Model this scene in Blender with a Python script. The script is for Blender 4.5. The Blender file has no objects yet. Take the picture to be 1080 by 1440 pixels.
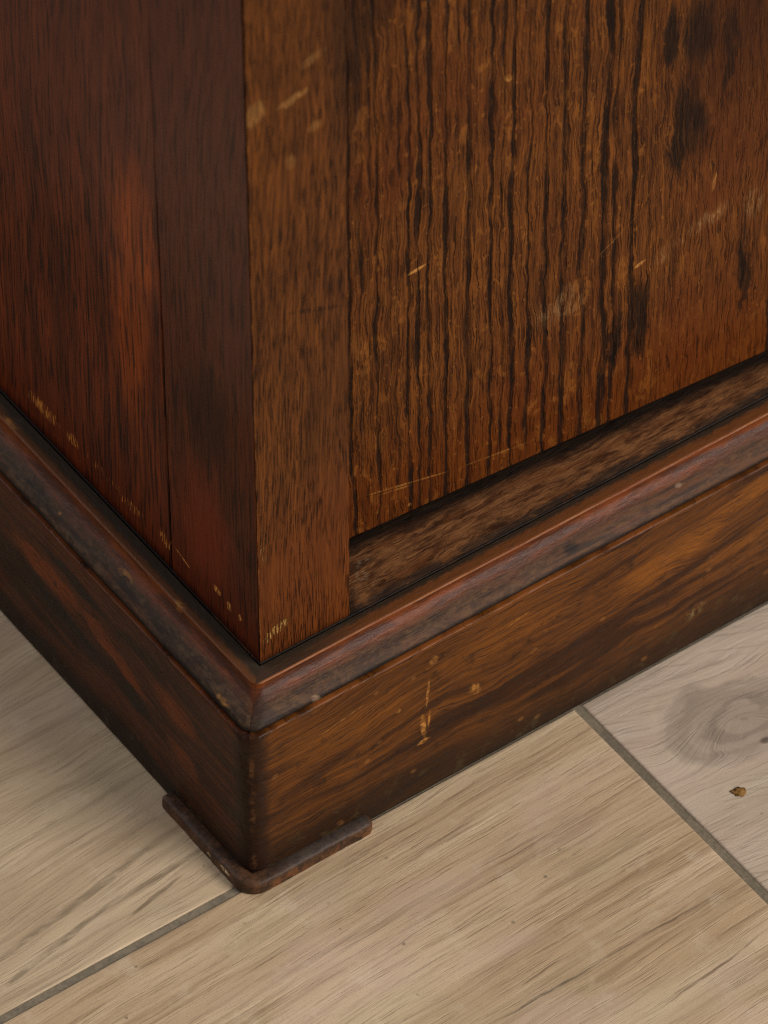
import bpy, bmesh, math
from mathutils import Vector, Matrix, noise as mnoise

scene = bpy.context.scene
COL = scene.collection

# ---------------------------------------------------------------- camera
TH, AZ, ROLL = 0.80867, 0.94693, -0.00092
CAM = Vector((-0.80214, -1.19837, 1.69883))
fwd = Vector((math.cos(AZ)*math.cos(TH), math.sin(AZ)*math.cos(TH), -math.sin(TH)))
rt = fwd.cross(Vector((0, 0, 1))).normalized()
up = rt.cross(fwd)
c_, s_ = math.cos(ROLL), math.sin(ROLL)
rt, up = c_*rt + s_*up, -s_*rt + c_*up
cd = bpy.data.cameras.new("camera")
cam = bpy.data.objects.new("camera", cd)
COL.objects.link(cam)
M = Matrix((rt, up, -fwd)).transposed().to_4x4()
M.translation = CAM
cam.matrix_world = M
cd.sensor_fit = 'HORIZONTAL'
cd.sensor_width = 36.0
cd.lens = 36.0*7664.3/1080.0
cd.clip_start, cd.clip_end = 0.05, 100.0
cd.dof.use_dof = True
cd.dof.focus_distance = (Vector((0.04, 0.0, 0.10)) - CAM).dot(fwd)
cd.dof.aperture_fstop = 20.0
scene.camera = cam

# ---------------------------------------------------------------- world, lamps, exposure
world = bpy.data.worlds.new("World")
scene.world = world
world.use_nodes = True
bg = world.node_tree.nodes["Background"]
bg.inputs[0].default_value = (0.96, 0.97, 1.0, 1)
bg.inputs[1].default_value = 0.30


def area(name, loc, target, size, energy, color):
    l = bpy.data.lights.new(name, 'AREA')
    l.shape = 'RECTANGLE'
    l.size, l.size_y = size
    l.energy = energy
    l.color = color
    o = bpy.data.objects.new(name, l)
    o.location = loc
    o.rotation_euler = (Vector(target) - Vector(loc)).to_track_quat('-Z', 'Y').to_euler()
    COL.objects.link(o)
    return o


area("window_light", (1.0, -1.9, 1.35), (0.12, -0.05, 0.05), (1.2, 1.2), 57, (1.0, 0.96, 0.90))
area("rear_fill_light", (-1.0, 2.3, 1.7), (-0.1, 0.2, 0.05), (1.4, 1.0), 17, (1.0, 0.97, 0.98))  # added fill lamp for the left floor and side face

scene.view_settings.view_transform = 'Standard'
scene.view_settings.look = 'None'
scene.view_settings.exposure = 0.0
scene.view_settings.gamma = 1.0
scene.cycles.use_denoising = False
scene.cycles.filter_width = 1.05


# ---------------------------------------------------------------- node language
def lin(r, g, b):
    f = lambda v: (v/255/12.92) if v <= 10 else ((v/255+0.055)/1.055)**2.4
    return (f(r), f(g), f(b), 1.0)


class Mat:
    def __init__(self, name):
        self.m = bpy.data.materials.new(name)
        self.m.use_nodes = True
        self.nt = self.m.node_tree
        self.nt.nodes.clear()
        self.out = self.nt.nodes.new('ShaderNodeOutputMaterial')
        self.bsdf = self.nt.nodes.new('ShaderNodeBsdfPrincipled')
        self.nt.links.new(self.bsdf.outputs[0], self.out.inputs[0])
        tc = self.nt.nodes.new('ShaderNodeTexCoord')
        sp = self.nt.nodes.new('ShaderNodeSeparateXYZ')
        self.nt.links.new(tc.outputs['Object'], sp.inputs[0])
        self.x, self.y, self.z = (S(self, sp.outputs[i]) for i in range(3))

    def put(self, sock, v):
        if isinstance(v, S):
            self.nt.links.new(v.s, sock)
        else:
            try:
                sock.default_value = v
            except Exception:
                sock.default_value = v[:3]

    def math(self, op, a, b=0.0, clamp=False):
        n = self.nt.nodes.new('ShaderNodeMath')
        n.operation = op
        n.use_clamp = clamp
        self.put(n.inputs[0], a)
        self.put(n.inputs[1], b)
        return S(self, n.outputs[0])

    def vec(self, x, y, z):
        n = self.nt.nodes.new('ShaderNodeCombineXYZ')
        for i, v in enumerate((x, y, z)):
            self.put(n.inputs[i], v)
        return S(self, n.outputs[0])

    def noise(self, x, y, z, detail=2.0, rough=0.5, dist=0.0):
        n = self.nt.nodes.new('ShaderNodeTexNoise')
        n.inputs['Scale'].default_value = 1.0
        n.inputs['Detail'].default_value = detail
        n.inputs['Roughness'].default_value = rough
        n.inputs['Distortion'].default_value = dist
        self.put(n.inputs['Vector'], self.vec(x, y, z))
        return S(self, n.outputs[0])

    def voro(self, x, y, z, rnd=1.0):
        n = self.nt.nodes.new('ShaderNodeTexVoronoi')
        n.inputs['Scale'].default_value = 1.0
        n.inputs['Randomness'].default_value = rnd
        self.put(n.inputs['Vector'], self.vec(x, y, z))
        return S(self, n.outputs['Distance'])

    def ss(self, v, lo, hi, a=0.0, b=1.0):
        n = self.nt.nodes.new('ShaderNodeMapRange')
        n.interpolation_type = 'SMOOTHSTEP'
        if lo > hi:
            lo, hi, a, b = hi, lo, b, a
        self.put(n.inputs[0], v)
        for i, q in enumerate((lo, hi, a, b)):
            n.inputs[i+1].default_value = q
        return S(self, n.outputs[0])

    def mix(self, a, b, f):
        n = self.nt.nodes.new('ShaderNodeMix')
        n.data_type = 'RGBA'
        self.put(n.inputs[0], f)
        self.put(n.inputs[6], a)
        self.put(n.inputs[7], b)
        return S(self, n.outputs[2])

    def ramp(self, v, stops):
        n = self.nt.nodes.new('ShaderNodeValToRGB')
        r = n.color_ramp
        while len(r.elements) < len(stops):
            r.elements.new(0.5)
        for e, (p, c) in zip(r.elements, sorted(stops, key=lambda q: q[0])):
            e.position = p
            e.color = c if isinstance(c, tuple) else (c, c, c, 1)
        self.put(n.inputs[0], v)
        return S(self, n.outputs[0])

    def spot(self, u, v, cu, cv, ru, rv, ang=0.0, soft=0.6):
        """1 inside a soft ellipse at (cu,cv) with radii ru, rv turned by ang degrees"""
        a = math.radians(ang)
        du, dv = u - cu, v - cv
        if ang:
            p = (du*math.cos(a) + dv*math.sin(a))*(1/ru)
            q = (dv*math.cos(a) - du*math.sin(a))*(1/rv)
        else:
            p, q = du*(1/ru), dv*(1/rv)
        return self.ss(p*p + q*q, 1.0, 1.0 - soft)

    def scratch(self, u, v, u0, v0, u1, v1, w):
        return self.spot(u, v, (u0+u1)/2, (v0+v1)/2, math.hypot(u1-u0, v1-v0)/2, w,
                         math.degrees(math.atan2(v1-v0, u1-u0)), 0.8)

    def lines(self, u, pos, width, u0, u1):
        """dark lines at listed positions: list of (position, half width, strength)"""
        t = (u - u0)*(1/(u1-u0))
        out = None
        for k in range(0, len(pos), 9):
            st = [(0.0, 0.0)]
            last = 0.0
            for p, w, s in pos[k:k+9]:
                c = (p-u0)/(u1-u0)
                h = w*width/(u1-u0)
                a = max(c-h, last+1e-4)
                st += [(a, 0.0), (max(c-h*0.25, a+1e-4), s), (c+h*1.3, 0.0)]
                last = c+h*1.3
            r = self.ramp(t, st)
            out = r if out is None else self.math('MAXIMUM', out, r)
        return out

    def deep(self, c, g, k):
        """old varnish: deepens and enriches the wood colour under it"""
        n = self.nt.nodes.new('ShaderNodeGamma')
        n.inputs[1].default_value = g
        self.put(n.inputs[0], c)
        v = self.nt.nodes.new('ShaderNodeVectorMath')
        v.operation = 'MULTIPLY'
        v.inputs[1].default_value = k
        self.nt.links.new(n.outputs[0], v.inputs[0])
        return S(self, v.outputs[0])

    def finish(self, color, rough, height=None, dist=0.001, spec=0.5, coat=0.0, coat_rough=0.25):
        self.put(self.bsdf.inputs['Base Color'], color)
        self.put(self.bsdf.inputs['Roughness'], rough)
        self.put(self.bsdf.inputs['Specular IOR Level'], spec)
        self.put(self.bsdf.inputs['Coat Weight'], coat)
        self.bsdf.inputs['Coat Roughness'].default_value = coat_rough
        if height is not None:
            b = self.nt.nodes.new('ShaderNodeBump')
            b.inputs['Strength'].default_value = 1.0
            b.inputs['Distance'].default_value = dist
            self.put(b.inputs['Height'], height)
            self.nt.links.new(b.outputs[0], self.bsdf.inputs['Normal'])
        return self.m


class S:
    def __init__(self, m, s):
        self.m, self.s = m, s

    def __add__(self, o): return self.m.math('ADD', self, o)
    __radd__ = __add__
    def __sub__(self, o): return self.m.math('SUBTRACT', self, o)
    def __rsub__(self, o): return self.m.math('SUBTRACT', o, self)
    def __mul__(self, o): return self.m.math('MULTIPLY', self, o)
    __rmul__ = __mul__
    def clamp(self): return self.m.math('ADD', self, 0.0, True)
    def sin(self): return self.m.math('SINE', self)
    def sqrt(self): return self.m.math('SQRT', self)
    def pow(self, e): return self.m.math('POWER', self, e)


def mx(m, *a):
    r = a[0]
    for b in a[1:]:
        r = m.math('MAXIMUM', r, b)
    return r


# ---------------------------------------------------------------- materials
def mat_front_panel():
    m = Mat("aged_oak_panel")
    x, z, y = m.x, m.z, m.y
    wob = m.noise(x*40, 3.1, z*17, 3.0, 0.5) - 0.5
    wob2 = m.noise(x*220, 7.7, z*85, 3.0, 0.6) - 0.5
    lean = m.noise(x*9, 1.0, z*8, 1.0) - 0.5
    wob3 = m.noise(x*125, 1.7, z*24, 2.0, 0.5) - 0.5
    u = x + wob*0.0040 + wob3*0.0036 + wob2*0.0034 + lean*0.006 + (z - 0.22)*0.010
    P = [(0.0681, 1.2, .9), (0.0735, .9, .9), (0.0772, .6, .6), (0.0811, .9, .85), (0.0861, .9, .9), (0.0906, .8, .8), (0.0951, .8, .9),
         (0.0993, .8, .85), (0.1045, .9, .9), (0.1122, .9, .9), (0.1161, .7, .7), (0.122, 1.1, 1), (0.127, .6, .5), (0.1321, 1.1, 1), (0.137, .6, .5),
         (0.1417, 1.0, .95), (0.149, 1.1, .95), (0.1535, .6, .5), (0.157, 1.3, 1), (0.1615, .6, .5), (0.1657, 1.2, 1), (0.1705, .6, .4), (0.1752, 1.4, 1),
         (0.181, .7, .4), (0.1858, 1.5, 1), (0.1905, 1.1, .9), (0.1995, 1.7, 1), (0.2067, 1.2, .6), (0.221, 1.3, .35), (0.236, 1.4, .3), (0.252, 1.3, .3),
         (0.27, 1.6, .8), (0.283, 1.3, .9), (0.296, 1.2, .9), (0.307, 1.1, .8), (0.317, 1, .9), (0.326, 1, .8), (0.335, 1, .9), (0.345, 1, .8),
         (0.36, 1.2, .9), (0.378, 1.2, .9), (0.395, 1.2, .8), (0.41, 1, .9)]
    L = m.lines(u, P, 0.00110, 0.04, 0.44)
    brk = m.ss(m.noise(x*190, 5.0, z*42, 3.0, 0.6), 0.30, 0.50)
    taper = m.noise(x*150, 11.0, z*26, 2.0, .5)
    L = m.ss(L + (taper - .5)*1.5, 0.10, 0.70)*m.ss(L, 0.03, 0.30)
    L = (L*(0.50 + 0.55*brk)).clamp()
    ed = m.ss(m.noise(x*1300, 2.0, z*90, 2.0, 0.6), 0.30, 0.50)
    L = L*(0.50 + 0.50*ed)
    # fine fibre and pores
    fib = m.noise(u*1500, 1.0, z*38, 3.0, 0.6)
    fib2 = m.noise(u*420, 4.0, z*14, 3.0, 0.6)
    pore = m.ss(m.noise(u*1500, 9.0, z*60, 2.0, 0.5), 0.545, 0.65)
    tone = m.noise(x*14, 2.0, z*9, 3.0, 0.6)
    c = m.mix(lin(82, 44, 17), lin(112, 65, 26), m.ss(fib2, 0.3, 0.72))
    c = m.mix(c, lin(48, 23, 9), m.ss(fib, 0.44, 0.64)*0.75)
    c = m.mix(c, lin(88, 43, 15), m.ss(tone, 0.45, 0.7)*0.7)
    c = m.mix(c, lin(132, 84, 40), m.ss(m.noise(u*1250, 6.0, z*24, 2.0, .5), 0.56, 0.70)*0.35)
    # redder toward the bottom edge where the stain ran
    red = m.ss(z + (m.noise(x*40, 1.5, z*20, 2.0) - 0.5)*0.03, 0.175, 0.115)
    c = m.mix(c, lin(96, 46, 13), red*0.5)
    c = m.mix(c, lin(32, 15, 7), pore*0.65)
    # small bright ray flecks and dents
    fl = m.ss(m.voro(x*100 + wob*2.5, 3.0, z*75 + wob2*4), 0.42, 0.20)*m.ss(m.noise(x*60, 8.0, z*50, 2.0), 0.46, 0.58)*m.ss(fib, .30, .48)
    fl2 = m.ss(m.noise(x*380, 3.0, z*260, 1.0, .5), 0.62, 0.74)
    fl = mx(m, fl*0.85, fl2*0.8)*(1.0 - 0.6*m.ss(x, 0.20, 0.24))
    c = m.mix(c, lin(146, 92, 44), fl*0.42)
    c = m.mix(c, lin(18, 9, 5), L*0.84)
    c = m.mix(c, lin(150, 104, 62), m.ss(m.noise(x*520, 4.0, z*330, 2.0, .6), .66, .76)*0.3)
    # dark stains
    wu = x + (m.noise(x*110, 6.0, z*40, 4.0, 0.65) - 0.5)*0.020
    wz = z + (m.noise(x*260, 2.2, z*45, 3.0, 0.6) - 0.5)*0.045
    st = mx(m, m.spot(wu, wz, 0.2275, 0.300, 0.0095, 0.026, 0, 1), m.spot(wu, wz, 0.2245, 0.256, 0.0100, 0.030, 6, 1), m.spot(wu, wz, 0.2185, 0.240, 0.0055, 0.022, 4, .9),
            m.spot(wu, wz, 0.2055, 0.155, 0.0060, 0.026, 0, .9), m.spot(wu, wz, 0.2555, 0.164, 0.005, 0.022, 0, .9), m.spot(wu, wz, 0.258, 0.145, 0.003, 0.02, 0, .9)*.8,
            m.spot(wu, wz, 0.1935, 0.150, 0.0035, 0.022, 0, .9), m.spot(wu, wz, 0.243, 0.285, 0.0035, 0.03, 0, .9),
            m.spot(wu, wz, 0.214, 0.300, 0.0045, 0.018, 0, .9), m.spot(wu, wz, 0.254, 0.330, 0.012, 0.03, 0, .9)*0.6)
    c = m.mix(c, lin(17, 10, 7), st*(0.50 + 0.40*m.ss(fib, 0.3, 0.55)))
    c = m.mix(c, lin(48, 22, 9), m.ss(x + (tone-.5)*.06, 0.19, 0.25)*m.ss(z, 0.20, 0.30)*0.6)  # board gets darker towards its upper right
    # darker at the head of the board and along its meeting with the stile
    gr = m.ss(x + (m.noise(x*60, 1, z*14, 3.0) - .5)*0.02 - m.ss(z, 0.28, 0.40)*0.02, 0.074, 0.056)
    c = m.mix(c, lin(30, 14, 7), gr*0.6)
    # worn pale patches and scratches
    bru = m.ss(m.noise(u*900, 5.0, z*110, 4.0, 0.7)*0.6 + m.noise(x*110, 5.0, z*90, 2.0)*0.4, 0.44, 0.58)
    wr = mx(m, m.spot(x, z, 0.1665, 0.184, 0.016, 0.014, 0, 1)*0.8, m.spot(x, z, 0.2374, 0.197, 0.013, 0.006, 20, 1),
            m.spot(x, z, 0.2584, 0.194, 0.006, 0.011, 0, 1), m.spot(x, z, 0.218, 0.188, 0.010, 0.006, 12, 1)*0.8)
    c = m.mix(c, lin(158, 122, 88), wr*(0.02 + bru*0.98)*m.ss(m.noise(u*700, 2.0, z*70, 3.0, .7), .38, .62)*0.5)
    sc = mx(m, m.scratch(x, z, 0.0935, 0.2375, 0.1035, 0.2395, 0.0011), m.scratch(x, z, 0.070, 0.1262, 0.117, 0.1174, 0.0007)*0.6,
            m.scratch(x, z, 0.117, 0.1174, 0.158, 0.1136, 0.0006)*0.45, m.scratch(x, z, 0.0795, 0.1225, 0.098, 0.1195, 0.0007)*0.55,
            m.scratch(x, z, 0.2005, 0.1868, 0.2075, 0.1895, 0.0012)*0.9, m.scratch(x, z, 0.1375, 0.3175, 0.1405, 0.3195, 0.0028)*0.8,
            m.scratch(x, z, 0.1168, 0.215, 0.118, 0.223, 0.0008)*0.9, m.scratch(x, z, 0.2380, 0.210, 0.2395, 0.222, 0.0010)*0.8,
            m.scratch(x, z, 0.0945, 0.1080, 0.0962, 0.1096, 0.0012), m.scratch(x, z, 0.18, 0.20, 0.205, 0.218, 0.0004)*0.5)
    c = m.mix(c, lin(176, 124, 70), sc*(0.15 + 0.6*bru))
    h = fib*0.10 - L*0.55 - pore*0.18 + wob2*0.25 - fl*0.15 + m.noise(x*90, 1.0, z*60, 2.0)*0.35
    rough = (0.40 + L*0.3 + wr*0.2 + fib*0.12)
    return m.finish(m.deep(c, 1.20, (1.48, 1.68, 1.60)), rough, h, 0.0009, 0.15)


def mat_front_stile():
    m = Mat("golden_oak_stile")
    x, z, y = m.x, m.z, m.y
    lean = m.noise(x*14, 4.0, z*9, 2.0) - 0.5
    u = x + lean*0.008 - (z - 0.2)*0.03
    fib = m.noise(u*1200, 1.3, z*52, 3.0, 0.6)
    fib2 = m.noise(u*330, 4.0, z*12, 3.0, 0.6)
    dash = m.ss(m.noise(u*1650, 9.0, z*78, 3.0, 0.55), 0.52, 0.63)*m.ss(m.noise(x*40, 1.0, z*18, 2.0), 0.30, 0.50)
    tone = m.noise(x*30, 2.6, z*14, 3.0, 0.6)
    c = m.mix(lin(84, 45, 17), lin(114, 64, 25), m.ss(fib2, 0.3, 0.72))
    c = m.mix(c, lin(56, 26, 10), m.ss(fib, 0.46, 0.66)*0.75)
    c = m.mix(c, lin(78, 41, 14), m.ss(tone, 0.45, 0.68)*0.65)
    red = m.ss(z + (m.noise(x*60, 1.5, z*22, 2.0) - 0.5)*0.05, 0.21, 0.15)
    c = m.mix(c, lin(106, 52, 20), red*0.45)
    c = m.mix(c, lin(30, 15, 7), dash*0.75)
    cross = m.scratch(x, z, 0.014, 0.2865, 0.044, 0.2745, 0.0015)*m.ss(fib, 0.4, 0.55)
    c = m.mix(c, lin(34, 17, 9), cross*0.7)
    bru = m.ss(m.noise(u*700, 5.0, z*190, 3.0, 0.7), 0.46, 0.62)
    wn = (m.noise(x*210, 1.0, z*130, 3.0, 0.6) - 0.5)*0.008
    sc = mx(m, m.spot(x + wn, z + wn, 0.0035, 0.392, 0.006, 0.007, 0, 1)*0.7, m.spot(x + wn, z + wn, 0.0198, 0.390, 0.009, 0.0028, 12, 1)*0.8,
            m.spot(x + wn, z, 0.029, 0.405, 0.007, 0.003, 20, 1)*0.5, m.spot(x, z + wn, 0.019, 0.361, 0.003, 0.004, 0, 1)*0.5,
            m.spot(x, z + wn, 0.030, 0.372, 0.004, 0.003, 0, 1)*0.5)
    c = m.mix(c, lin(160, 112, 66), sc*(0.4 + 0.45*bru))
    where = mx(m, m.spot(x, z, 0.0090, 0.1172, 0.0105, 0.0048, 24, 1), m.spot(x, z, 0.005, 0.1150, 0.005, 0.004, 20, 1)*.9, m.spot(x, z, 0.003, 0.165, 0.003, 0.02, 0, 1)*.7)
    ch = m.ss(m.noise(u*1300, 2.0, z*190, 3.0, .7) + where*0.26, 0.68, 0.86)
    c = m.mix(c, lin(190, 142, 86), ch*0.8)
    edge = m.ss(x + (m.noise(x*300, 2.0, z*90, 3.0, .65) - .5)*0.002, 0.0010, -0.0002)*m.ss(m.noise(3.0, 2.0, z*60, 3.0), 0.46, 0.6)
    c = m.mix(c, lin(160, 100, 52), edge*0.8)
    grime = m.ss(z + (m.noise(x*120, 4, z*60, 2.0) - .5)*0.006, 0.1065, 0.1020)
    c = m.mix(c, lin(40, 18, 9), grime*0.5)
    top = m.ss(z, 0.33, 0.41)*m.ss(x, 0.030, 0.044)
    c = m.mix(c, lin(44, 22, 9), top*0.6)
    h = fib*0.12 - dash*0.35 - ch*0.8 + m.noise(x*140, 1.0, z*70, 2.0)*0.4
    return m.finish(m.deep(c, 1.20, (1.32, 1.58, 1.60)), 0.38 + fib*0.14, h, 0.0008, 0.16)


def mat_side(name, kind):
    m = Mat(name)
    y, z, x = m.y, m.z, m.x
    lean = m.noise(2.0, y*10, z*6, 2.0) - 0.5
    u = y + lean*0.016 + (z - 0.2)*0.02
    fib = m.noise(1.0, u*1100, z*40, 3.0, 0.6)
    fib2 = m.noise(6.0, u*260, z*9, 3.0, 0.6)
    dash = m.ss(m.noise(9.0, u*700, z*36, 2.0, 0.5), 0.54, 0.64)
    tone = m.noise(2.0, y*16, z*9, 3.0, 0.6)
    if kind == 'panel':
        c = m.mix(lin(80, 35, 14), lin(112, 52, 20), m.ss(fib2, 0.3, 0.72))
        band = m.ss(m.noise(5.0, u*150, z*5, 2.0, 0.5), 0.52, 0.64)
        c = m.mix(c, lin(56, 24, 13), band*0.55)
    else:
        c = m.mix(lin(70, 32, 14), lin(94, 44, 18), m.ss(fib2, 0.3, 0.72))
    c = m.mix(c, lin(40, 17, 9), m.ss(fib, 0.46, 0.68)*0.6)
    c = m.mix(c, lin(72, 28, 13), m.ss(tone, 0.45, 0.68)*0.5)
    red = m.ss(z + (m.noise(1.5, y*40, z*16, 2.0) - 0.5)*0.04, 0.16, 0.115)
    c = m.mix(c, lin(80, 30, 9), red*0.5)
    c = m.mix(c, lin(22, 10, 6), dash*0.75)
    bru = m.ss(m.noise(1.0, u*800, z*170, 3.0, 0.7), 0.46, 0.60)
    if kind == 'panel':
        wy = y + (m.noise(1.0, y*70, z*40, 3.0, .6) - .5)*0.02
        glow = mx(m, m.spot(wy + (fib2-.5)*.012, z + (fib2-.5)*.05, 0.0785, 0.278, 0.017, 0.046, 3, 1), m.spot(wy, z, 0.084, 0.225, 0.016, 0.07, 3, 1)*0.6)  # orange highlight patch painted into the panel colour
        c = m.mix(c, lin(170, 86, 28), glow*0.68*(1.0 - dash*0.7)*(0.5 + 0.5*m.ss(fib2, .3, .6)))
        ln = m.ss(m.noise(4.0, u*330, z*12, 1.0), 0.56, 0.64)*m.ss(m.noise(4.0, y*40, z*10, 1.0), 0.42, 0.58)
        c = m.mix(c, lin(22, 10, 7), ln*0.7)
        # chips of missing varnish in a row above the bottom edge
        where = mx(m, m.spot(y, z, 0.1545, 0.1185, 0.017, 0.0065, 0, 1), m.spot(y, z, 0.1335, 0.1185, 0.008, 0.0055, 0, 1)*0.95,
                   m.spot(y, z, 0.066, 0.1165, 0.008, 0.0055, 0, 1)*0.9, m.spot(y, z, 0.090, 0.115, 0.014, 0.005, 0, 1)*0.75, m.spot(y, z, 0.112, 0.117, 0.02, 0.005, 0, 1)*0.5)
        chip = m.ss(m.noise(1.0, u*1000, z*130, 3.0, .7) + where*0.25, 0.66, 0.86)
        c = m.mix(c, lin(172, 118, 60), chip*0.8)
    else:
        wn = (m.noise(1.0, y*240, z*160, 3.0, .65) - .5)*0.004
        cp = mx(m, m.spot(y + wn, z, 0.0292, 0.1193, 0.0030, 0.0022, 20, .6), m.spot(y + wn, z, 0.0209, 0.1172, 0.0022, 0.0032, 0, .6),
                m.spot(y + wn, z, 0.0135, 0.1172, 0.0014, 0.0020, 0, .6), m.scratch(y, z, 0.060, 0.119, 0.047, 0.115, 0.0009)*0.8)
        c = m.mix(c, lin(186, 134, 74), cp*(0.15 + 0.7*bru))
        wy = y + (m.noise(1.0, y*70, z*30, 3.0, .6) - .5)*0.03
        c = m.mix(c, lin(108, 44, 14), m.spot(wy, z, 0.038, 0.150, 0.024, 0.04, 0, 1)*0.65)
        c = m.mix(c, lin(44, 21, 11), m.spot(wy, z, 0.032, 0.215, 0.020, 0.035, 0, 1)*0.7)
    painted_sheen = m.ss(z + (m.noise(2.0, y*14, z*10, 3.0) - .5)*0.10 + y*0.15, 0.22, 0.36)  # reflected sheen high on the side, painted into colour and specular
    c = m.mix(c, lin(112, 66, 54), painted_sheen*0.42*(1.0 - dash*0.6)*(0.6 + 0.4*m.ss(fib, .62, .42)))
    grime = m.ss(z + (m.noise(1, y*120, z*60, 2.0) - .5)*0.006, 0.1085, 0.1020)
    c = m.mix(c, lin(26, 11, 7), grime*0.6)
    h = fib*0.12 - dash*0.25 + m.noise(1.0, y*100, z*30, 2.0)*0.5
    return m.finish(m.deep(c, 1.16, (1.66, 1.68, 1.48)), 0.40 + fib*0.12, h, 0.0005, painted_sheen*0.28 + 0.12)


def mat_base_board():
    m = Mat("grimy_oak_ledge")
    x, y = m.x, m.y
    w = (m.noise(x*40, y*120, 1.0, 3.0, .6) - .5)
    g = m.noise(x*60, y*400 + w*4, 2.0, 5.0, 0.7)
    g2 = m.noise(x*130, y*1500, 5.0, 3.0, 0.6)
    blot = m.noise(x*55, y*90, 3.0, 4.0, 0.65, 0.4)
    c = m.mix(lin(70, 41, 23), lin(132, 90, 56), m.ss(g, 0.34, 0.66))
    c = m.mix(c, lin(42, 26, 17), m.ss(blot, 0.50, 0.68)*0.6)
    c = m.mix(c, lin(104, 62, 32), m.ss(m.noise(x*30, y*160, 8.0, 3.0), 0.52, 0.68)*0.6)
    c = m.mix(c, lin(28, 17, 11), m.ss(g2, 0.55, 0.72)*0.5)
    # dirt packed along the joint with the moulding; recess shade painted in under the door
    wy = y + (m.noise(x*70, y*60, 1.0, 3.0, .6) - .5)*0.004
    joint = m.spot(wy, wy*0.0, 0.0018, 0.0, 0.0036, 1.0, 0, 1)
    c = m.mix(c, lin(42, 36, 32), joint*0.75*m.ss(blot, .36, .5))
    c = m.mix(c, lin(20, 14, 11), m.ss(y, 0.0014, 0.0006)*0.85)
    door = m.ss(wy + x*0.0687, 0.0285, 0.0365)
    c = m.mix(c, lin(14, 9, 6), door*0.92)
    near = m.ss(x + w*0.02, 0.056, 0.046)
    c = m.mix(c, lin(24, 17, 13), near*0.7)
    dust = mx(m, m.spot(x + w*.006, y, 0.0605, 0.0155, 0.003, 0.0035, 0, 1), m.spot(x, y, 0.0655, 0.0215, 0.0055, 0.0022, 20, 1)*0.7)
    c = m.mix(c, lin(140, 118, 96), dust*m.ss(m.noise(x*420, y*420, 1.0, 3.0), .42, .6)*0.7)
    hole = mx(m, m.spot(x + w*.006, y + w*.004, 0.1530, -0.004, 0.0032, 0.0022, 0, .7), m.spot(x + w*.012, y + w*.010, 0.064, 0.0085, 0.0034, 0.0022, 0, 1)*0.3)
    c = m.mix(c, lin(10, 7, 5), hole*0.9)
    h = g*0.4 + g2*0.25 - hole*1.0 + blot*0.3
    return m.finish(m.deep(c, 1.12, (1.30, 1.34, 1.34)), 0.52 + g*0.15, h, 0.0012, 0.2)


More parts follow.
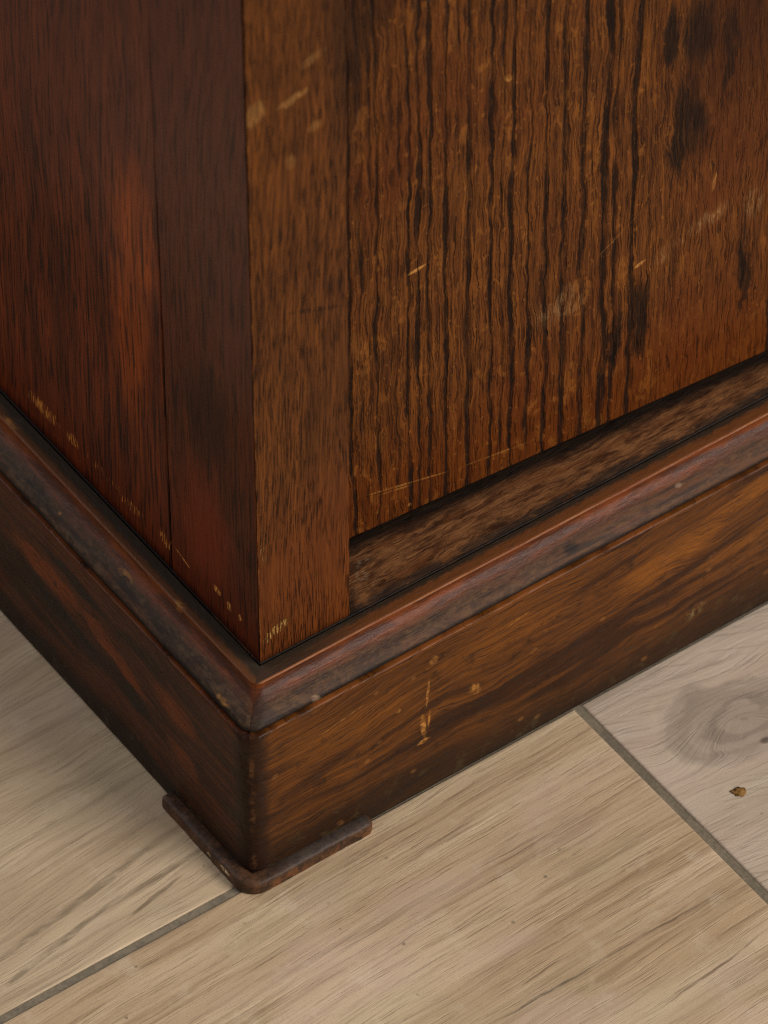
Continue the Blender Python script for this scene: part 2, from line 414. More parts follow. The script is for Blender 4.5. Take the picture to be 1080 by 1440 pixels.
def mat_moulding(name, front):
    m = Mat(name)
    x, y, z = m.x, m.y, m.z
    s = x if front else y           # runs along the length
    o = (y if front else x)*-1.0    # distance out from the body
    n1 = m.noise(s*38, o*260, z*260, 4.0, 0.65)
    n2 = m.noise(s*240, o*420, z*420, 4.0, 0.65, 0.3)
    n3 = m.noise(s*60, o*1400, z*1400, 3.0, 0.6)
    wob = (m.noise(s*45, 1.0, 2.0, 3.0, .6) - .5)
    # varnished cove: orange brown
    c = m.mix(lin(112, 56, 18), lin(74, 36, 14), m.ss(n1, 0.38, 0.62))
    # grey worn film lying on the swelling
    film = m.ss(o + wob*0.006 + (n2 - .5)*0.0030, 0.0100, 0.0140)*(m.ss(n1, 0.30, 0.5)*0.35 + 0.65)
    grey = m.mix(lin(60, 40, 27), lin(96, 69, 48), m.ss(n2, 0.35, 0.7)) if front else m.mix(lin(54, 38, 27), lin(92, 70, 52), m.ss(n2, 0.35, 0.7))
    if front:
        grey = m.mix(grey, lin(98, 60, 35), m.ss(s, 0.05, 0.2)*m.ss(n1, .44, .62)*0.75)
        grey = m.mix(grey, lin(36, 26, 23), m.ss(m.noise(s*30, o*500, z*500, 3.0), .54, .66)*0.7)
    else:
        grey = m.mix(grey, lin(30, 20, 14), m.ss(m.noise(s*34, o*200, z*200, 3.0), .50, .66)*0.75)
    c = m.mix(c, grey, film*0.92)
    # flat top: blackened with dirt against the body, brown toward the lip
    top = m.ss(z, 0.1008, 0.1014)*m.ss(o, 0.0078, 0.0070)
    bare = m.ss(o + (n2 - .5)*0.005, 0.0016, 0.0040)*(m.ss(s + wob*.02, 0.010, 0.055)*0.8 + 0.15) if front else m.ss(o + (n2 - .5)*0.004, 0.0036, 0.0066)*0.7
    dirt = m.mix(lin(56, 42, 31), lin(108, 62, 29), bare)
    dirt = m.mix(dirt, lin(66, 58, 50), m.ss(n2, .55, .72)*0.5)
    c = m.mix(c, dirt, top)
    # rubbed lip
    lip = m.spot(o + (n2 - .5)*0.0004, z, 0.0078, 0.10118, 0.00062, 0.00062, 0, .9)
    c = m.mix(c, lin(144, 90, 52) if front else lin(118, 68, 27), lip*(m.ss(n1, .36, .60)*0.8 + 0.1)*(1.0 if front else 0.8))
    # darker line at the foot of the swelling, chips of bare wood
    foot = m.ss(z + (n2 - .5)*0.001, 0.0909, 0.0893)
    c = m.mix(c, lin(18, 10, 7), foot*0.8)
    if front:
        corner = m.spot(s, o, -0.012, 0.014, 0.010, 0.006, 0, 1)
        c = m.mix(c, lin(40, 27, 24), corner*0.6)
        ch = mx(m, m.spot(s + wob*.01, o + (n2-.5)*.004, 0.014, 0.0190, 0.0026, 0.0010, 0, 1), m.spot(s, o, 0.199, 0.0135, 0.0022, 0.0011, 0, .9))
        c = m.mix(c, lin(170, 138, 116), ch*0.35)
        dk = m.spot(s + wob*.004, o, 0.143, 0.0152, 0.005, 0.0022, 0, 1)
        c = m.mix(c, lin(28, 20, 18), dk*0.8)
    else:
        ch = mx(m, m.spot(s + wob*.004, o, 0.0765, 0.0128, 0.006, 0.002, 0, 1)*0.8, m.spot(s, o, 0.122, 0.0145, 0.0012, 0.0007, 0, .6), m.spot(s + wob*.003, o, 0.0010, 0.0175, 0.006, 0.0012, 0, .9)*.9,
                m.spot(s + wob*.004, o, 0.045, 0.0073, 0.004, 0.0016, 0, .9)*0.7, m.spot(s + wob*.004, o, 0.1700, 0.0065, 0.006, 0.0016, 0, .9)*0.9)
        c = m.mix(c, lin(168, 116, 62), ch*m.ss(n2, .36, .6)*0.8)
    h = n1*0.3 + n2*0.35 + n3*0.15
    mit = m.ss(m.math('ABSOLUTE', x - y + (n2 - .5)*0.0012), 0.0007, 0.0001)*m.ss(mx(m, x, y), 0.0, -0.004)
    c = m.mix(c, lin(16, 10, 8), mit*0.15)
    return m.finish(m.deep(c, 1.14, (1.26, 1.36, 1.30)), 0.36 + film*0.16 + n2*0.18 + top*0.25, h, 0.0010, 0.24)


def mat_plinth(name, front):
    m = Mat(name)
    x, y, z = m.x, m.y, m.z
    s = x if front else y
    wob = m.noise(s*11, 3.0, z*20, 2.0, .5) - .5
    wob2 = m.noise(s*50, 5.0, z*110, 3.0, .6) - .5
    zz = z + wob*0.024 + wob2*0.005 - (s*0.05 if front else s*0.10)
    g = m.noise(s*12, 1.0, zz*420, 4.0, 0.6)
    fine = m.noise(s*34, 4.0, zz*1700, 3.0, 0.65)
    pore = m.ss(m.noise(s*60, 8.0, zz*1500, 2.0), 0.55, 0.65)
    big = m.noise(s*5, 6.0, zz*70, 2.0, 0.5)
    n2 = m.noise(s*120, 2.0, z*160, 4.0, .65)
    if front:
        c = m.mix(lin(86, 47, 17), lin(116, 67, 25), m.ss(g, 0.32, 0.68))
        c = m.mix(c, lin(52, 26, 11), m.ss(big, 0.52, 0.60)*0.75)
        wv = z + wob2*0.008
        ws = s + wob*0.02
        gold = mx(m, m.spot(ws, wv, 0.190, 0.063, 0.034, 0.0105, 8, .75), m.spot(ws, wv, 0.236, 0.078, 0.030, 0.007, 10, .8), m.spot(ws, wv, 0.105, 0.070, 0.05, 0.010, 4, 1)*0.5, m.spot(ws, wv, 0.030, 0.066, 0.04, 0.014, 2, 1)*0.55,
                  m.spot(ws, wv, 0.235, 0.050, 0.035, 0.006, 6, .9)*0.7)
        c = m.mix(c, lin(136, 80, 29), gold*0.75)
        dk = mx(m, m.spot(ws, wv, 0.200, 0.050, 0.045, 0.0038, 6, .9), m.spot(ws, wv, 0.158, 0.074, 0.03, 0.003, 8, .9)*0.7,
                m.spot(ws, wv, 0.075, 0.034, 0.06, 0.0055, 4, 1), m.spot(ws, wv, 0.012, 0.047, 0.03, 0.0042, 12, 1)*0.8, m.spot(ws, wv, 0.03, 0.014, 0.08, 0.008, 2, 1)*0.8)
        c = m.mix(c, lin(50, 24, 11), dk*0.75)
    else:
        c = m.mix(lin(72, 35, 15), lin(98, 48, 18), m.ss(g, 0.32, 0.68))
        c = m.mix(c, lin(46, 26, 15), m.ss(big, 0.45, 0.60)*0.8)
        ws, wv = s + wob*0.02, z + wob2*0.010
        gold = mx(m, m.spot(ws, wv, 0.122, 0.061, 0.030, 0.0085, 2, .7), m.spot(ws, wv, 0.075, 0.055, 0.03, 0.007, 14, .7)*0.8, m.spot(ws, wv, 0.032, 0.060, 0.018, 0.010, 5, .9)*0.75, m.spot(ws, wv, 0.026, 0.036, 0.016, 0.007, 10, .9)*0.6)
        c = m.mix(c, lin(128, 62, 20), gold*0.85)
        dk = mx(m, m.spot(ws, wv, 0.102, 0.074, 0.03, 0.005, 4, .9), m.spot(ws, wv, 0.112, 0.044, 0.035, 0.006, 8, .9), m.spot(ws, wv, 0.052, 0.074, 0.022, 0.006, -4, .9)*.8, m.spot(ws, wv, 0.060, 0.040, 0.014, 0.008, 8, .9))
        c = m.mix(c, lin(34, 19, 11), dk*0.85)
    c = m.mix(c, lin(48, 22, 9), m.ss(fine, 0.46, 0.68)*0.6)
    c = m.mix(c, lin(30, 15, 8), pore*0.5)
    c = m.mix(c, lin(40, 22, 12), m.ss(n2, .52, .68)*m.ss(m.noise(s*22, 9.0, z*40, 3.0), .46, .62)*0.6)
    # scuffed, darkened foot of the board
    low = m.ss(z + (n2 - .5)*0.020 + wob*0.02, 0.038 if front else 0.030, 0.004)
    c = m.mix(c, lin(46, 28, 16) if front else lin(38, 24, 15), low*0.8)
    c = m.mix(c, lin(92, 76, 52), low*m.ss(m.noise(s*75, 3.0, z*90, 4.0, .7), .54, .66)*0.3)
    c = m.mix(c, lin(18, 12, 8), m.ss(z + (n2 - .5)*0.003, 0.0032, 0.0012)*0.8)
    # blackened and rubbed vertical corner
    d = mx(m, x, y)*1.0
    cor = m.ss(m.math('MAXIMUM', x, y) + (n2 - .5)*0.006, -0.0095, -0.0150)
    c = m.mix(c, lin(44, 22, 13), cor*0.85)
    rub = m.ss(m.math('ABSOLUTE', x - y - 0.001) + (n2 - .5)*0.005, 0.0028, 0.0004)*cor*m.ss(m.noise(x*130, 1.0, z*120, 4.0, .7), .50, .62)
    c = m.mix(c, lin(120, 78, 50), rub*0.45)
    # rubbed top lip
    lip = m.ss(z + (n2 - .5)*0.0005, 0.0873, 0.0879)
    c = m.mix(c, lin(138, 80, 44) if front else lin(108, 58, 25), lip*m.ss(m.noise(s*38, 1.0, z*100, 3.0), .36, .60)*0.75)
    if front:
        bru = m.ss(m.noise(s*420, 5.0, z*320, 3.0, .7), .44, .60)
        sc = mx(m, m.scratch(s, z, 0.0676, 0.0700, 0.0660, 0.0500, 0.0009)*.7, m.scratch(s, z, 0.0640, 0.0500, 0.0655, 0.0330, 0.0018)*.9,
                m.scratch(s, z, 0.0612, 0.0318, 0.0685, 0.0328, 0.0016), m.scratch(s, z, 0.0680, 0.0500, 0.0672, 0.0380, 0.0008)*.7,
                m.spot(s + wob2*.01, z, 0.0910, 0.0475, 0.0035, 0.0050, 30, .9)*.7, m.spot(s, z, 0.0697, 0.0785, 0.0028, 0.0030, 0, .9)*.5,
                m.spot(s, z, 0.052, 0.0590, 0.0018, 0.0016, 0, .9)*.6, m.scratch(s, z, 0.012, 0.069, 0.038, 0.075, 0.0006)*.5,
                m.scratch(s, z, 0.105, 0.074, 0.119, 0.077, 0.0005)*.6)
        c = m.mix(c, lin(190, 128, 68), sc*(0.2 + 0.6*bru))
        c = m.mix(c, lin(150, 124, 88), m.spot(s + wob2*.01, z, 0.205, 0.021, 0.006, 0.004, 30, 1)*bru*0.5)
    # sparse nicks
    nk = m.ss(m.voro(s*70, 1.0, z*90), 0.16, 0.07)*m.ss(m.noise(s*30, 7.0, z*40, 1.0), .5, .6)
    c = m.mix(c, lin(164, 108, 60) if front else lin(96, 56, 28), nk*0.28)
    h = g*0.25 + fine*0.12 - pore*0.15 - nk*0.4 + n2*0.25
    return m.finish(m.deep(c, 1.22, (1.34, 1.64, 1.60)), 0.36 + n2*0.16 + low*0.15, h, 0.0009, 0.18)


def mat_foot():
    m = Mat("scuffed_dark_foot")
    x, y, z = m.x, m.y, m.z
    n = m.noise(x*160, y*160, z*160, 4.0, .65)
    n2 = m.noise(x*500, y*500, z*400, 3.0, .65)
    c = m.mix(lin(56, 36, 22), lin(92, 60, 36), m.ss(n, .36, .68))
    c = m.mix(c, lin(40, 26, 18), m.ss(n2, .52, .68)*.45)
    topf = m.ss(z + (n - .5)*0.002, 0.0058, 0.0070)
    c = m.mix(c, lin(70, 62, 58), topf*m.ss(x, -0.02, 0.0)*0.7)  # grey highlight along the top face painted into the colour
    c = m.mix(c, lin(120, 72, 38), m.ss(z, 0.0055, 0.003)*m.ss(x, -0.022, -0.012)*m.ss(n, .4, .6)*.6)
    w = (n - .5)*0.006
    ch = mx(m, m.spot(y + w*.4, z, -0.0105, 0.0046, 0.0042, 0.0013, 0, .7), m.spot(y + w*.4, z, 0.0005, 0.0036, 0.0020, 0.0011, 0, .7)*.8)
    c = m.mix(c, lin(226, 200, 156), ch*m.ss(n2, .36, .56)*m.ss(x, -0.0235, -0.025)*.8)
    gr = m.noise(x*90 + y*700, y*90 + x*700, z*900, 3.0, .6)
    c = m.mix(c, lin(30, 19, 12), m.ss(gr, .5, .68)*.5)
    return m.finish(c, 0.46 + n*0.2, n*.4 + n2*.3, 0.0006, 0.3)


def mat_tile(name, light, mid, dark, seed, tilt=0.0, knot=None, streak=None, flow=0.02, contrast=1.0):
    m = Mat(name)
    x, y, z = m.x, m.y, m.z
    w1 = m.noise(x*9 + seed, y*16, seed, 2.0, .5) - .5
    w2 = m.noise(x*34 + seed, y*60, seed+3, 3.0, .55) - .5
    v = y + w1*flow + w2*0.0018 + x*tilt
    ring = None
    if knot:
        kx, ky, kr = knot
        dx = x - kx + w2*0.010 + w1*.02
        dy = y - ky + w1*0.030 + w2*0.014
        r = (dx*dx*0.45 + dy*dy*1.3).sqrt()
        near = m.ss(r, kr*2.1, kr*0.5)
        v = v + near*(r - kr)*0.9
    g = m.noise(x*12 + seed, v*290, seed, 5.0, 0.62)
    g2 = m.noise(x*34 + seed, v*1000, seed+2, 4.0, 0.65)
    g3 = m.noise(x*5 + seed, v*55, seed+4, 2.0, 0.5)
    dash = m.ss(m.noise(x*36 + seed, v*820, seed+6, 3.0, .55), 0.55, 0.68)
    mott = m.noise(x*70 + seed, y*70, seed+9, 3.0, .6)
    fine = m.noise(x*900, y*900, seed, 2.0, .6)
    grit = m.noise(x*1600, y*1600, seed, 2.0, .6)
    c = m.mix(lin(*light), lin(*mid), m.ss(g3, 0.36, 0.64)*contrast)
    c = m.mix(c, lin(*light), m.ss(g, 0.46, 0.30)*0.7)
    c = m.mix(c, lin(*dark), m.ss(g, 0.48, 0.70)*0.58*contrast)
    c = m.mix(c, lin(*dark), m.ss(g2, 0.48, 0.68)*0.38*contrast)
    c = m.mix(c, lin(*[int(q*.82) for q in dark]), dash*0.36*contrast*m.ss(mott, .38, .55))
    # faint greenish and pinkish drifts of the print
    c = m.mix(c, lin(172, 160, 128), m.ss(m.noise(x*12 + seed, y*22, 4.4, 2.0), .5, .68)*0.2)
    c = m.mix(c, lin(202, 174, 154), m.ss(m.noise(x*15 + seed, y*26, 8.4, 2.0), .52, .7)*0.4)
    c = m.mix(c, lin(226, 206, 178), m.ss(mott, .56, .74)*0.25)
    if knot:
        rings = (r*520 + w2*5 + mott*4).sin()
        rm = m.ss(rings, 0.15, 0.95)*m.ss(r, kr*1.9, kr*0.6)
        c = m.mix(c, lin(124, 106, 92), m.ss(r + w2*.02, kr*1.4, kr*0.7)*0.42)
        c = m.mix(c, lin(104, 88, 78), rm*0.32)
        edge = m.ss(m.math('ABSOLUTE', r - kr + w2*.006), 0.0030, 0.0004)*m.ss(x, kx + 0.012, kx - 0.004)
        c = m.mix(c, lin(98, 84, 74), edge*0.25)
        c = m.mix(c, lin(90, 76, 68), m.spot(x + w2*.01, y + w2*.006, 0.1955, -0.0815, 0.0032, 0.0022, 0, .9)*0.8)
        sp = m.ss(m.noise(x*30, y*620 + x*280, 3.0, 3.0, .6), .54, .70)*m.ss(r, kr*1.2, kr*2.2)
        c = m.mix(c, lin(112, 96, 84), sp*0.35)
    for (a, b, w, k) in (streak or []):
        line = m.scratch(x, y + w2*0.004, a[0], a[1], b[0], b[1], w)
        c = m.mix(c, lin(*k), line*m.ss(m.noise(x*70, y*260, 2.0, 3.0, .6), .22, .62)*0.65)
    c = m.mix(c, lin(*[int(q*.72) for q in dark]), m.ss(grit, .52, .72)*0.22)
    c = m.mix(c, lin(84, 74, 62), m.ss(m.voro(x*55, y*55, seed), 0.060, 0.035)*m.ss(m.noise(x*14, y*14, seed+1, 1.0), .46, .6)*0.5)
    h = g*0.25 + g2*0.3 - dash*0.25 + mott*0.2 + fine*0.06
    return m.finish(c, 0.52 + g2*0.12, h, 0.0004, 0.35)


def mat_plain(name, a, b, scale, rough, bump):
    m = Mat(name)
    n = m.noise(m.x*scale, m.y*scale, m.z*scale, 4.0, .65)
    n2 = m.noise(m.x*scale*.12, m.y*scale*.12, m.z*scale*.12, 3.0, .6)
    c = m.mix(lin(*a), lin(*b), m.ss(n*0.6 + n2*0.4, 0.38, 0.62))
    return m.finish(c, rough, n, bump, 0.3)


# ---------------------------------------------------------------- mesh helpers
def link(name, me, parent=None, mat=None, smooth=True, loc=None, rotz=0.0):
    o = bpy.data.objects.new(name, me)
    COL.objects.link(o)
    if mat:
        me.materials.append(mat)
    if parent:
        o.parent = parent
    if loc:
        o.location = loc
    o.rotation_euler = (0, 0, rotz)
    if smooth:
        for p in me.polygons:
            p.use_smooth = True
    return o


def grid_mesh(name, rows, close=False, caps=True):
    """skin rows of points (each row one cross-section) into a mesh"""
    n = len(rows[0])
    vs = [p for r in rows for p in r]
    fs = []
    rng = n if close else n-1
    for i in range(len(rows)-1):
        for j in range(rng):
            k = (j+1) % n
            fs.append((i*n+j, i*n+k, (i+1)*n+k, (i+1)*n+j))
    if close and caps:
        fs.append(tuple(range(n-1, -1, -1)))
        fs.append(tuple((len(rows)-1)*n+j for j in range(n)))
    me = bpy.data.meshes.new(name)
    me.from_pydata(vs, [], fs)
    bm = bmesh.new()
    bm.from_mesh(me)
    bmesh.ops.recalc_face_normals(bm, faces=bm.faces)
    for e in bm.edges:
        if len(e.link_faces) == 2 and e.calc_face_angle(0) > math.radians(50):
            e.smooth = False
    bm.to_mesh(me)
    bm.free()
    return me


def rounded(poly, radii, seg=4):
    """round the corners of a 2-D polygon"""
    out = []
    n = len(poly)
    for i in range(n):
        p, a, b = Vector(poly[i]), Vector(poly[i-1]), Vector(poly[(i+1) % n])
        r = radii[i]
        if r <= 0:
            out.append((p.x, p.y))
            continue
        d1, d2 = (a-p).normalized(), (b-p).normalized()
        for k in range(seg+1):
            t = k/seg
            q = (p + d1*r)*(1-t)**2 + p*2*t*(1-t) + (p + d2*r)*t**2
            out.append((q.x, q.y))
    return out


def zsteps(z0, z1, fine_to, step):
    zs, z = [], z0
    for d in (0.0, 0.0003, 0.0008):
        zs.append(z0 + d)
    z = z0 + 0.0008
    while z < fine_to:
        z += step
        zs.append(z)
    zs.append(z1)
    return zs


def upright(name, poly, radii, z0, z1, parent, mat, wear=0.0, seed=0.0, gap=None, seg=5):
    """board standing upright: rounded plan section swept up with a worn, slightly wavy arris"""
    pts = rounded(poly, radii, seg)
    cx = sum(p[0] for p in pts)/len(pts)
    cy = sum(p[1] for p in pts)/len(pts)
    rows = []
    for i, z in enumerate(zsteps(z0, z1, min(z1-0.002, 0.44), 0.002)):
        inset = (0.0006, 0.0002, 0.0)[i] if i < 3 else 0.0
        row = []
        for (x, y) in pts:
            d = Vector((cx-x, cy-y, 0)).normalized()
            n = mnoise.noise(Vector((x*90+seed, y*90, z*22)))*0.5 + mnoise.noise(Vector((x*300+seed, y*300, z*130)))*0.5
            k = inset + wear*max(0.0, n)
            px, py = x + d.x*k, y + d.y*k
            if gap:
                px, py = px + gap(z)[0], py + gap(z)[1]
            row.append((px, py, z))
        rows.append(row)
    return link(name, grid_mesh(name, rows, close=True), parent, mat)


def box_board(name, x0, x1, y0, y1, z0, z1, r, parent, mat, loc=None, rotz=0.0, cuts=0):
    bm = bmesh.new()
    bmesh.ops.create_cube(bm, size=1.0)
    for v in bm.verts:
        v.co = Vector(((x0+x1)/2 + v.co.x*(x1-x0), (y0+y1)/2 + v.co.y*(y1-y0), (z0+z1)/2 + v.co.z*(z1-z0)))
    bmesh.ops.bevel(bm, geom=list(bm.edges), offset=r, segments=3, profile=0.5, affect='EDGES')
    bmesh.ops.recalc_face_normals(bm, faces=bm.faces)
    me = bpy.data.meshes.new(name)
    bm.to_mesh(me)
    bm.free()
    o = link(name, me, parent, mat, True, loc, rotz)
    for p in me.polygons:
        p.use_smooth = p.area < 4*r*max(x1-x0, y1-y0, z1-z0)
    for e in me.edges:
        pass
    return o


FX, SY = 0.50, 0.42     # where the front and side run out of sight


def run(name, prof, front, parent, mat, rad, wear, seed):
    """moulding run: profile of (offset out, height, wear) swept along one face and round half the corner"""
    stations = []
    L = FX if front else SY
    t = L
    ts = []
    while t > 0.0:
        ts.append(t)
        t -= 0.0016 if t < 0.30 else 0.02
    ts.append(0.0)
    rows = []
    for t in ts:
        row = []
        for (p, z, k) in prof:
            r = rad(p)
            a = t + (-p + r) * (1 - t/L)
            q = (a, -p) if front else (-p, a)
            row.append((q[0], q[1], z, k))
        rows.append(row)
    for i in range(1, 9):
        f = i/8*math.pi/4
        row = []
        for (p, z, k) in prof:
            r = rad(p)
            c = -p + r
            q = (c - r*math.sin(f), c - r*math.cos(f)) if front else (c - r*math.cos(f), c - r*math.sin(f))
            row.append((q[0], q[1], z, k))
        rows.append(row)
    out = []
    for row in rows:
        o = []
        for (x, y, z, k) in row:
            v = Vector((x, y, z))
            n1 = mnoise.noise(Vector((x*35+seed, y*35, z*60)))
            n2 = mnoise.noise(Vector((x*170+seed, y*170, z*120)))
            n3 = mnoise.noise(Vector((x*420+seed, y*420, z*300)))
            d = wear*(0.6*n1 + 0.35*n2 + 0.2*n3)*k
            # dents at the knocked corner of the moulding
            w = math.exp(-((x + 0.0195)**2 + (y + 0.0175)**2)/(0.0045**2))
            d -= w*k*0.0007*(0.4 + max(0.0, n3 + n2)*1.8)
            c = -0.008
            ox, oy = (min(x - c, 0), min(y - c, 0)) if (x < c and y < c) else ((0, -1) if front else (-1, 0))
            ln = math.hypot(ox, oy) or 1.0
            o.append((x + ox/ln*d, y + oy/ln*d, z + d*0.5))
        out.append(o)
    return link(name, grid_mesh(name, out), parent, mat)


# ---------------------------------------------------------------- floor
grout = mat_plain("olive_grey_grout", (112, 102, 86), (136, 122, 102), 600, 0.9, 0.0002)
me = bpy.data.meshes.new("floor")
me.from_pydata([(-1.6, -1.2, -0.0008), (1.9, -1.2, -0.0008), (1.9, 1.3, -0.0008), (-1.6, 1.3, -0.0008)], [], [(0, 1, 2, 3)])
floor = link("floor", me, None, grout, False)
floor['kind'] = 'structure'
floor['label'] = 'wood effect porcelain plank floor with narrow grey grout joints'

tA = mat_tile("tile_warm_oak_print", (214, 187, 153), (192, 163, 128), (146, 117, 88), 2.3, tilt=-0.04, flow=0.009,
              streak=[((0.0157, -0.1348), (0.075, -0.1346), 0.0009, (58, 56, 52)), ((0.060, -0.1346), (0.1345, -0.1330), 0.0007, (88, 72, 58)),
                      ((0.07, -0.168), (0.142, -0.160), 0.0007, (104, 82, 62)), ((0.034, -0.126), (0.060, -0.123), 0.0006, (112, 90, 68))])
tB = mat_tile("tile_pale_knot_print", (210, 190, 170), (194, 172, 151), (150, 128, 111), 7.9, tilt=0.05, knot=(0.197, -0.066, 0.020), flow=0.020, contrast=0.75)
tC = mat_tile("tile_grey_oak_print", (206, 181, 148), (184, 158, 126), (140, 116, 91), 5.1, tilt=-0.06, flow=0.018, contrast=0.85,
              streak=[((-0.150, -0.010), (-0.060, 0.008), 0.0022, (112, 96, 76)), ((-0.075, 0.004), (-0.015, 0.0075), 0.0018, (112, 92, 70)),
                      ((-0.140, 0.004), (-0.025, 0.0235), 0.0024, (116, 98, 76)), ((-0.075, -0.006), (-0.035, 0.0015), 0.0013, (104, 84, 62))])
G = 0.0019


def tile(x0, x1, y0, y1, mat):
    bm = bmesh.new()
    r = 0.0007
    lv = [(0.0012, -0.009), (0.0, -0.0014), (r*0.3, -0.0005), (r, -0.0001), (r*2.2, 0.0)]
    prev = None
    for (i, z) in lv:
        ring = [bm.verts.new(q) for q in ((x0+i, y0+i, z), (x1-i, y0+i, z), (x1-i, y1-i, z), (x0+i, y1-i, z))]
        if prev:
            for k in range(4):
                bm.faces.new((prev[k], prev[(k+1) % 4], ring[(k+1) % 4], ring[k]))
        prev = ring
    bm.faces.new(prev)
    bmesh.ops.recalc_face_normals(bm, faces=bm.faces)
    me = bpy.data.meshes.new("floor_tile")
    bm.to_mesh(me)
    bm.free()
    return link("floor_tile", me, floor, mat, False)


YS, XS = -0.0185, 0.145
tile(XS-1.0, XS-G, YS-0.198, YS-G, tA)
tile(XS+G, XS+1.0, YS-0.198, YS-G, tB)
tile(-0.46, 0.74, YS+G, YS+0.198, tC)
tile(-1.4, -0.46-2*G, YS+G, YS+0.198, tA)
tile(-0.9, 0.3, YS+0.2+G, YS+0.398, tA)
tile(-0.5, 0.7, YS-0.398, YS-0.2-G, tC)

# ---------------------------------------------------------------- cabinet
cab = bpy.data.objects.new("cabinet", None)
COL.objects.link(cab)
cab['label'] = 'old dark varnished oak cabinet corner with moulded plinth standing on pale tiled floor'
cab['category'] = 'cabinet'

ZL, W, GY = 0.1018, 0.044, 0.0618
M_stile = mat_front_stile()
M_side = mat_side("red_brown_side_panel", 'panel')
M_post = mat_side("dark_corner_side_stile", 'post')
ZT = 0.50
# the mitre between the two halves of the corner post opens toward the top
open_ = lambda z: max(0.0, (z-0.27)/0.13)*0.0007
upright("front_stile", [(0.0001, 0), (W, 0), (W, 0.035), (0.022, 0.035), (0.022, 0.0219)], [0.0004, 0.0011, 0, 0, 0],
        ZL+0.0006, ZT, cab, M_stile, 0.0008, 1.0)
upright("side_stile", [(0, 0.0002), (0.0215, 0.0221), (0.0215, GY-0.0004), (0, GY-0.0004)], [0.0004, 0, 0, 0.0006],
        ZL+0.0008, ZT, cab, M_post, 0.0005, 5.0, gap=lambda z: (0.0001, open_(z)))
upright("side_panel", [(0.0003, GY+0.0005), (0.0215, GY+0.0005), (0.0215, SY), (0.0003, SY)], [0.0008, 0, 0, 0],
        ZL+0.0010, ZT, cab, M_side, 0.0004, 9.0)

# door: stands a little askew between the stiles
TILT = math.atan(0.0687)
M_panel = mat_front_panel()
door = box_board("door", 0.046, 0.456, 0.0, 0.020, ZL+0.0022, ZT-0.004, 0.0012, cab, M_panel, (0, 0.03735, 0), -TILT)
iron = mat_plain("black_iron", (16, 14, 13), (34, 29, 25), 300, 0.45, 0.0004)
# lower end of an iron plate screwed to the door, only its foot reaches the frame
pl = []
prof = [(-0.0065, 0.0), (-0.0068, 0.0), (-0.0068, 0.05), (0.0068, 0.05), (0.0068, 0.0)]
bm = bmesh.new()
sec = rounded([(-0.0070, 0.3756), (0.0070, 0.3756), (0.0070, 0.440), (0, 0.446), (-0.0070, 0.440)], [0.0022, 0.0022, 0.003, 0.003, 0.003])
vf = [bm.verts.new((0.1068+a*0.9, -0.0022, z-(z-0.405)*0.004)) for a, z in sec]
vm = [bm.verts.new((0.1068+a, -0.0014, z)) for a, z in sec]
vb = [bm.verts.new((0.1068+a, 0.0004, z)) for a, z in sec]
bm.faces.new(vf)
for A_, B_ in ((vf, vm), (vm, vb)):
    for k in range(len(sec)):
        bm.faces.new((A_[k], A_[(k+1) % len(sec)], B_[(k+1) % len(sec)], B_[k]))
bmesh.ops.recalc_face_normals(bm, faces=bm.faces)
me = bpy.data.meshes.new("escutcheon")
bm.to_mesh(me)
bm.free()
link("escutcheon", me, door, iron, False)

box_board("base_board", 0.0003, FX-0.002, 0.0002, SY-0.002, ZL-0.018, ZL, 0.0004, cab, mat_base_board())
box_board("top_board", -0.006, FX+0.006, -0.006, SY, ZT+0.001, ZT+0.020, 0.002, cab, M_stile)
upright("front_stile", [(0.4565, 0.0), (FX, 0.0), (FX, 0.035), (0.4565, 0.035)], [0.001, 0.001, 0, 0], ZL+0.0006, ZT, cab, M_stile, 0.0005, 3.0)
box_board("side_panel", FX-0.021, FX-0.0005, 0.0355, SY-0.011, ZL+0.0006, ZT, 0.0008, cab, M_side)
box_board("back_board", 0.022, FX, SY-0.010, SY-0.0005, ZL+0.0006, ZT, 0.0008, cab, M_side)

mould = [(0.0001, ZL-0.0012, 0), (0.0004, ZL-0.0004, .3), (0.0030, ZL-0.0003, .8), (0.0055, ZL-0.0003, .8), (0.0070, ZL-0.0003, .9), (0.0077, ZL-0.00045, 1), (0.0081, ZL-0.0008, 1), (0.0082, ZL-0.0013, 1),
         (0.0082, ZL-0.0019, .9), (0.0084, ZL-0.0028, .8), (0.0089, ZL-0.0038, .8), (0.0097, ZL-0.0048, .8), (0.0108, ZL-0.0057, .8), (0.0121, ZL-0.0066, .9),
         (0.0135, ZL-0.0075, 1), (0.0149, ZL-0.0084, 1), (0.0162, ZL-0.0093, 1), (0.0174, ZL-0.0103, 1), (0.0184, ZL-0.0114, 1), (0.0190, ZL-0.0125, 1), (0.0190, ZL-0.0132, .9), (0.0185, ZL-0.0137, .6), (0.0172, ZL-0.0139, .3)]
rad_m = lambda p: max(0.0, min(p*0.55, 0.0066))
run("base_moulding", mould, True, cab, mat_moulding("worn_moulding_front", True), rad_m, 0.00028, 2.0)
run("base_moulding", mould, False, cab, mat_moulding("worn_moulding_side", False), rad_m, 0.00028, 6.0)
plin = [(0.012, 0.08795, 0), (0.0165, 0.08795, .3), (0.0188, 0.08795, .5), (0.0200, 0.0880, 1), (0.0206, 0.0879, 1.2), (0.0210, 0.0876, 1.2), (0.0212, 0.0871, 1)]
for k in range(1, 31):
    plin.append((0.0212, 0.0871 - k*0.0028, 0.7))
plin += [(0.0211, 0.0020, 1), (0.0208, 0.0011, 1), (0.0202, 0.0005, .6), (0.017, 0.0003, 0), (0.006, 0.0003, 0)]
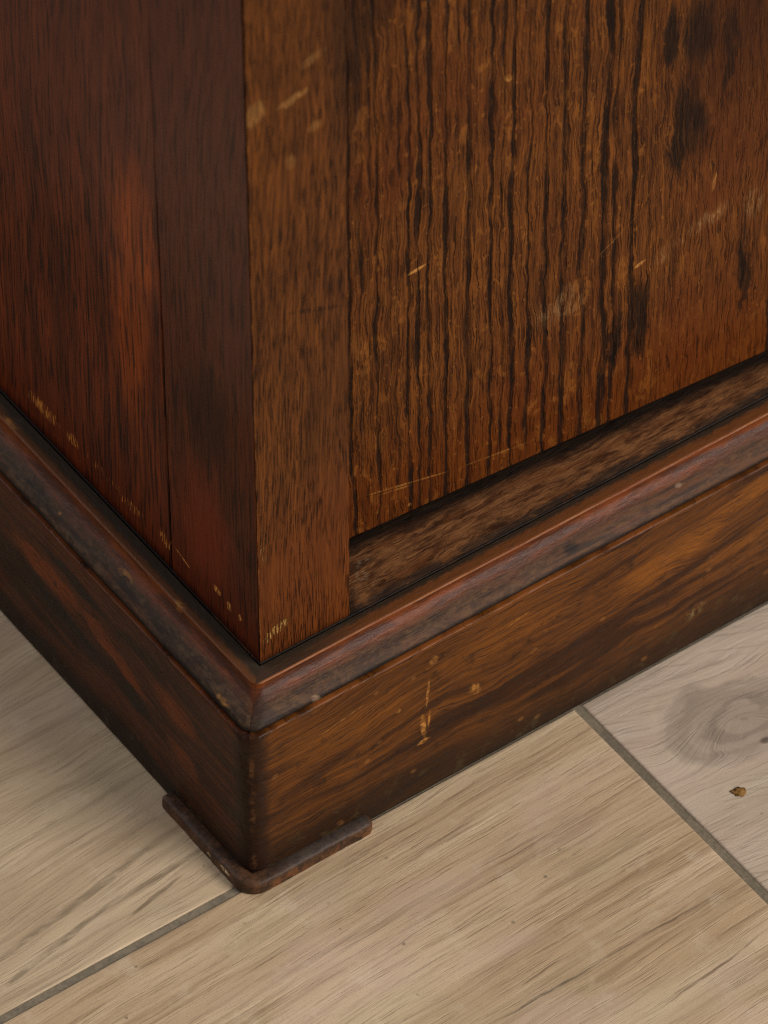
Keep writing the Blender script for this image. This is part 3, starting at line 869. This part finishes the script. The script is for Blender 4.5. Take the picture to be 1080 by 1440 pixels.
rad_p = lambda p: 0.0068 if p > 0.019 else max(0.002, p*0.3)
run("plinth", plin, True, cab, mat_plinth("golden_plinth_front", True), rad_p, 0.00030, 11.0)
run("plinth", plin, False, cab, mat_plinth("red_brown_plinth_side", False), rad_p, 0.00030, 17.0)

# foot: low strip wrapping the corner
fprof = [(0.0205, 0.0001), (0.0268, 0.0001), (0.0272, 0.0005), (0.0274, 0.0020), (0.0274, 0.0040), (0.0273, 0.0054), (0.0270, 0.0062), (0.0264, 0.0067), (0.0250, 0.0070), (0.0232, 0.0070), (0.0216, 0.0068), (0.0205, 0.0064)]
path = []
e0, e1 = 0.0355, 0.0370
rf = lambda p: max(0.0016, 0.0100 - (0.0272-p)*1.3)
rows = []


def foot_row(kind, t, end=0.0):
    row = []
    for (p, z) in fprof:
        p2, z2 = p - 0.0006 - end*(0.0022 if p > 0.022 else 0.0), z - end*(0.0016 if z > 0.003 else 0.0)
        r = rf(p2)
        c = -p2 + r
        if kind == 's':
            x, y = -p2, t
        elif kind == 'f':
            x, y = t, -p2
        else:
            x, y = c - r*math.cos(t), c - r*math.sin(t)
        n = mnoise.noise(Vector((x*130, y*130, z*110)))*0.00030 + mnoise.noise(Vector((x*420, y*420, z*260)))*0.00014 - max(0.0, mnoise.noise(Vector((x*210+9, y*210, z*90))) - 0.35)*0.0010
        k = 1.0 if p > 0.0215 else 0.0
        row.append((x + (n*k if kind != 'f' else 0), y + (n*k if kind == 'f' else 0), max(0.0001, z2 + (n*k if z > 0.004 else 0))))
    return row


for t, en in ((e0, 0.5), (e0-0.0003, 0.2), (e0-0.0009, 0.0)):
    rows.append(foot_row('s', t, en))
t = e0-0.0022
while t > -0.0120:
    rows.append(foot_row('s', t))
    t -= 0.0012
for i in range(0, 13):
    rows.append(foot_row('c', i/12*math.pi/2))
t = -0.0120
while t < e1-0.0035:
    rows.append(foot_row('f', t))
    t += 0.0012
for t, en in ((e1-0.0028, 0.05), (e1-0.0016, 0.35), (e1-0.0006, 0.8), (e1, 1.4)):
    rows.append(foot_row('f', t, en))
link("foot", grid_mesh("foot", rows, close=True), cab, mat_foot())

# ---------------------------------------------------------------- crumbs on the floor


def crumb(name, loc, size, mat, seed, label):
    bm = bmesh.new()
    bmesh.ops.create_icosphere(bm, subdivisions=3, radius=1.0)
    for v in bm.verts:
        n = 1 + 0.75*mnoise.noise(v.co*1.7 + Vector((seed, 0, 0))) + 0.35*mnoise.noise(v.co*4 + Vector((seed, 0, 0)))
        v.co = Vector((v.co.x*n*size[0], v.co.y*n*size[1], max(-0.5, v.co.z*n)*size[2]))
    me = bpy.data.meshes.new(name)
    bm.to_mesh(me)
    bm.free()
    o = link(name, me, None, mat, True, loc)
    o['label'] = label
    o['category'] = 'crumb'
    return o


crumb("crumb", (0.1703, -0.0968, 0.0004), (0.0029, 0.0023, 0.00022), mat_plain("brown_crumb", (112, 78, 34), (150, 108, 56), 900, 0.8, 0.0004), 3.0,
      'small flat brown crumb lying on the pale knotty floor tile')
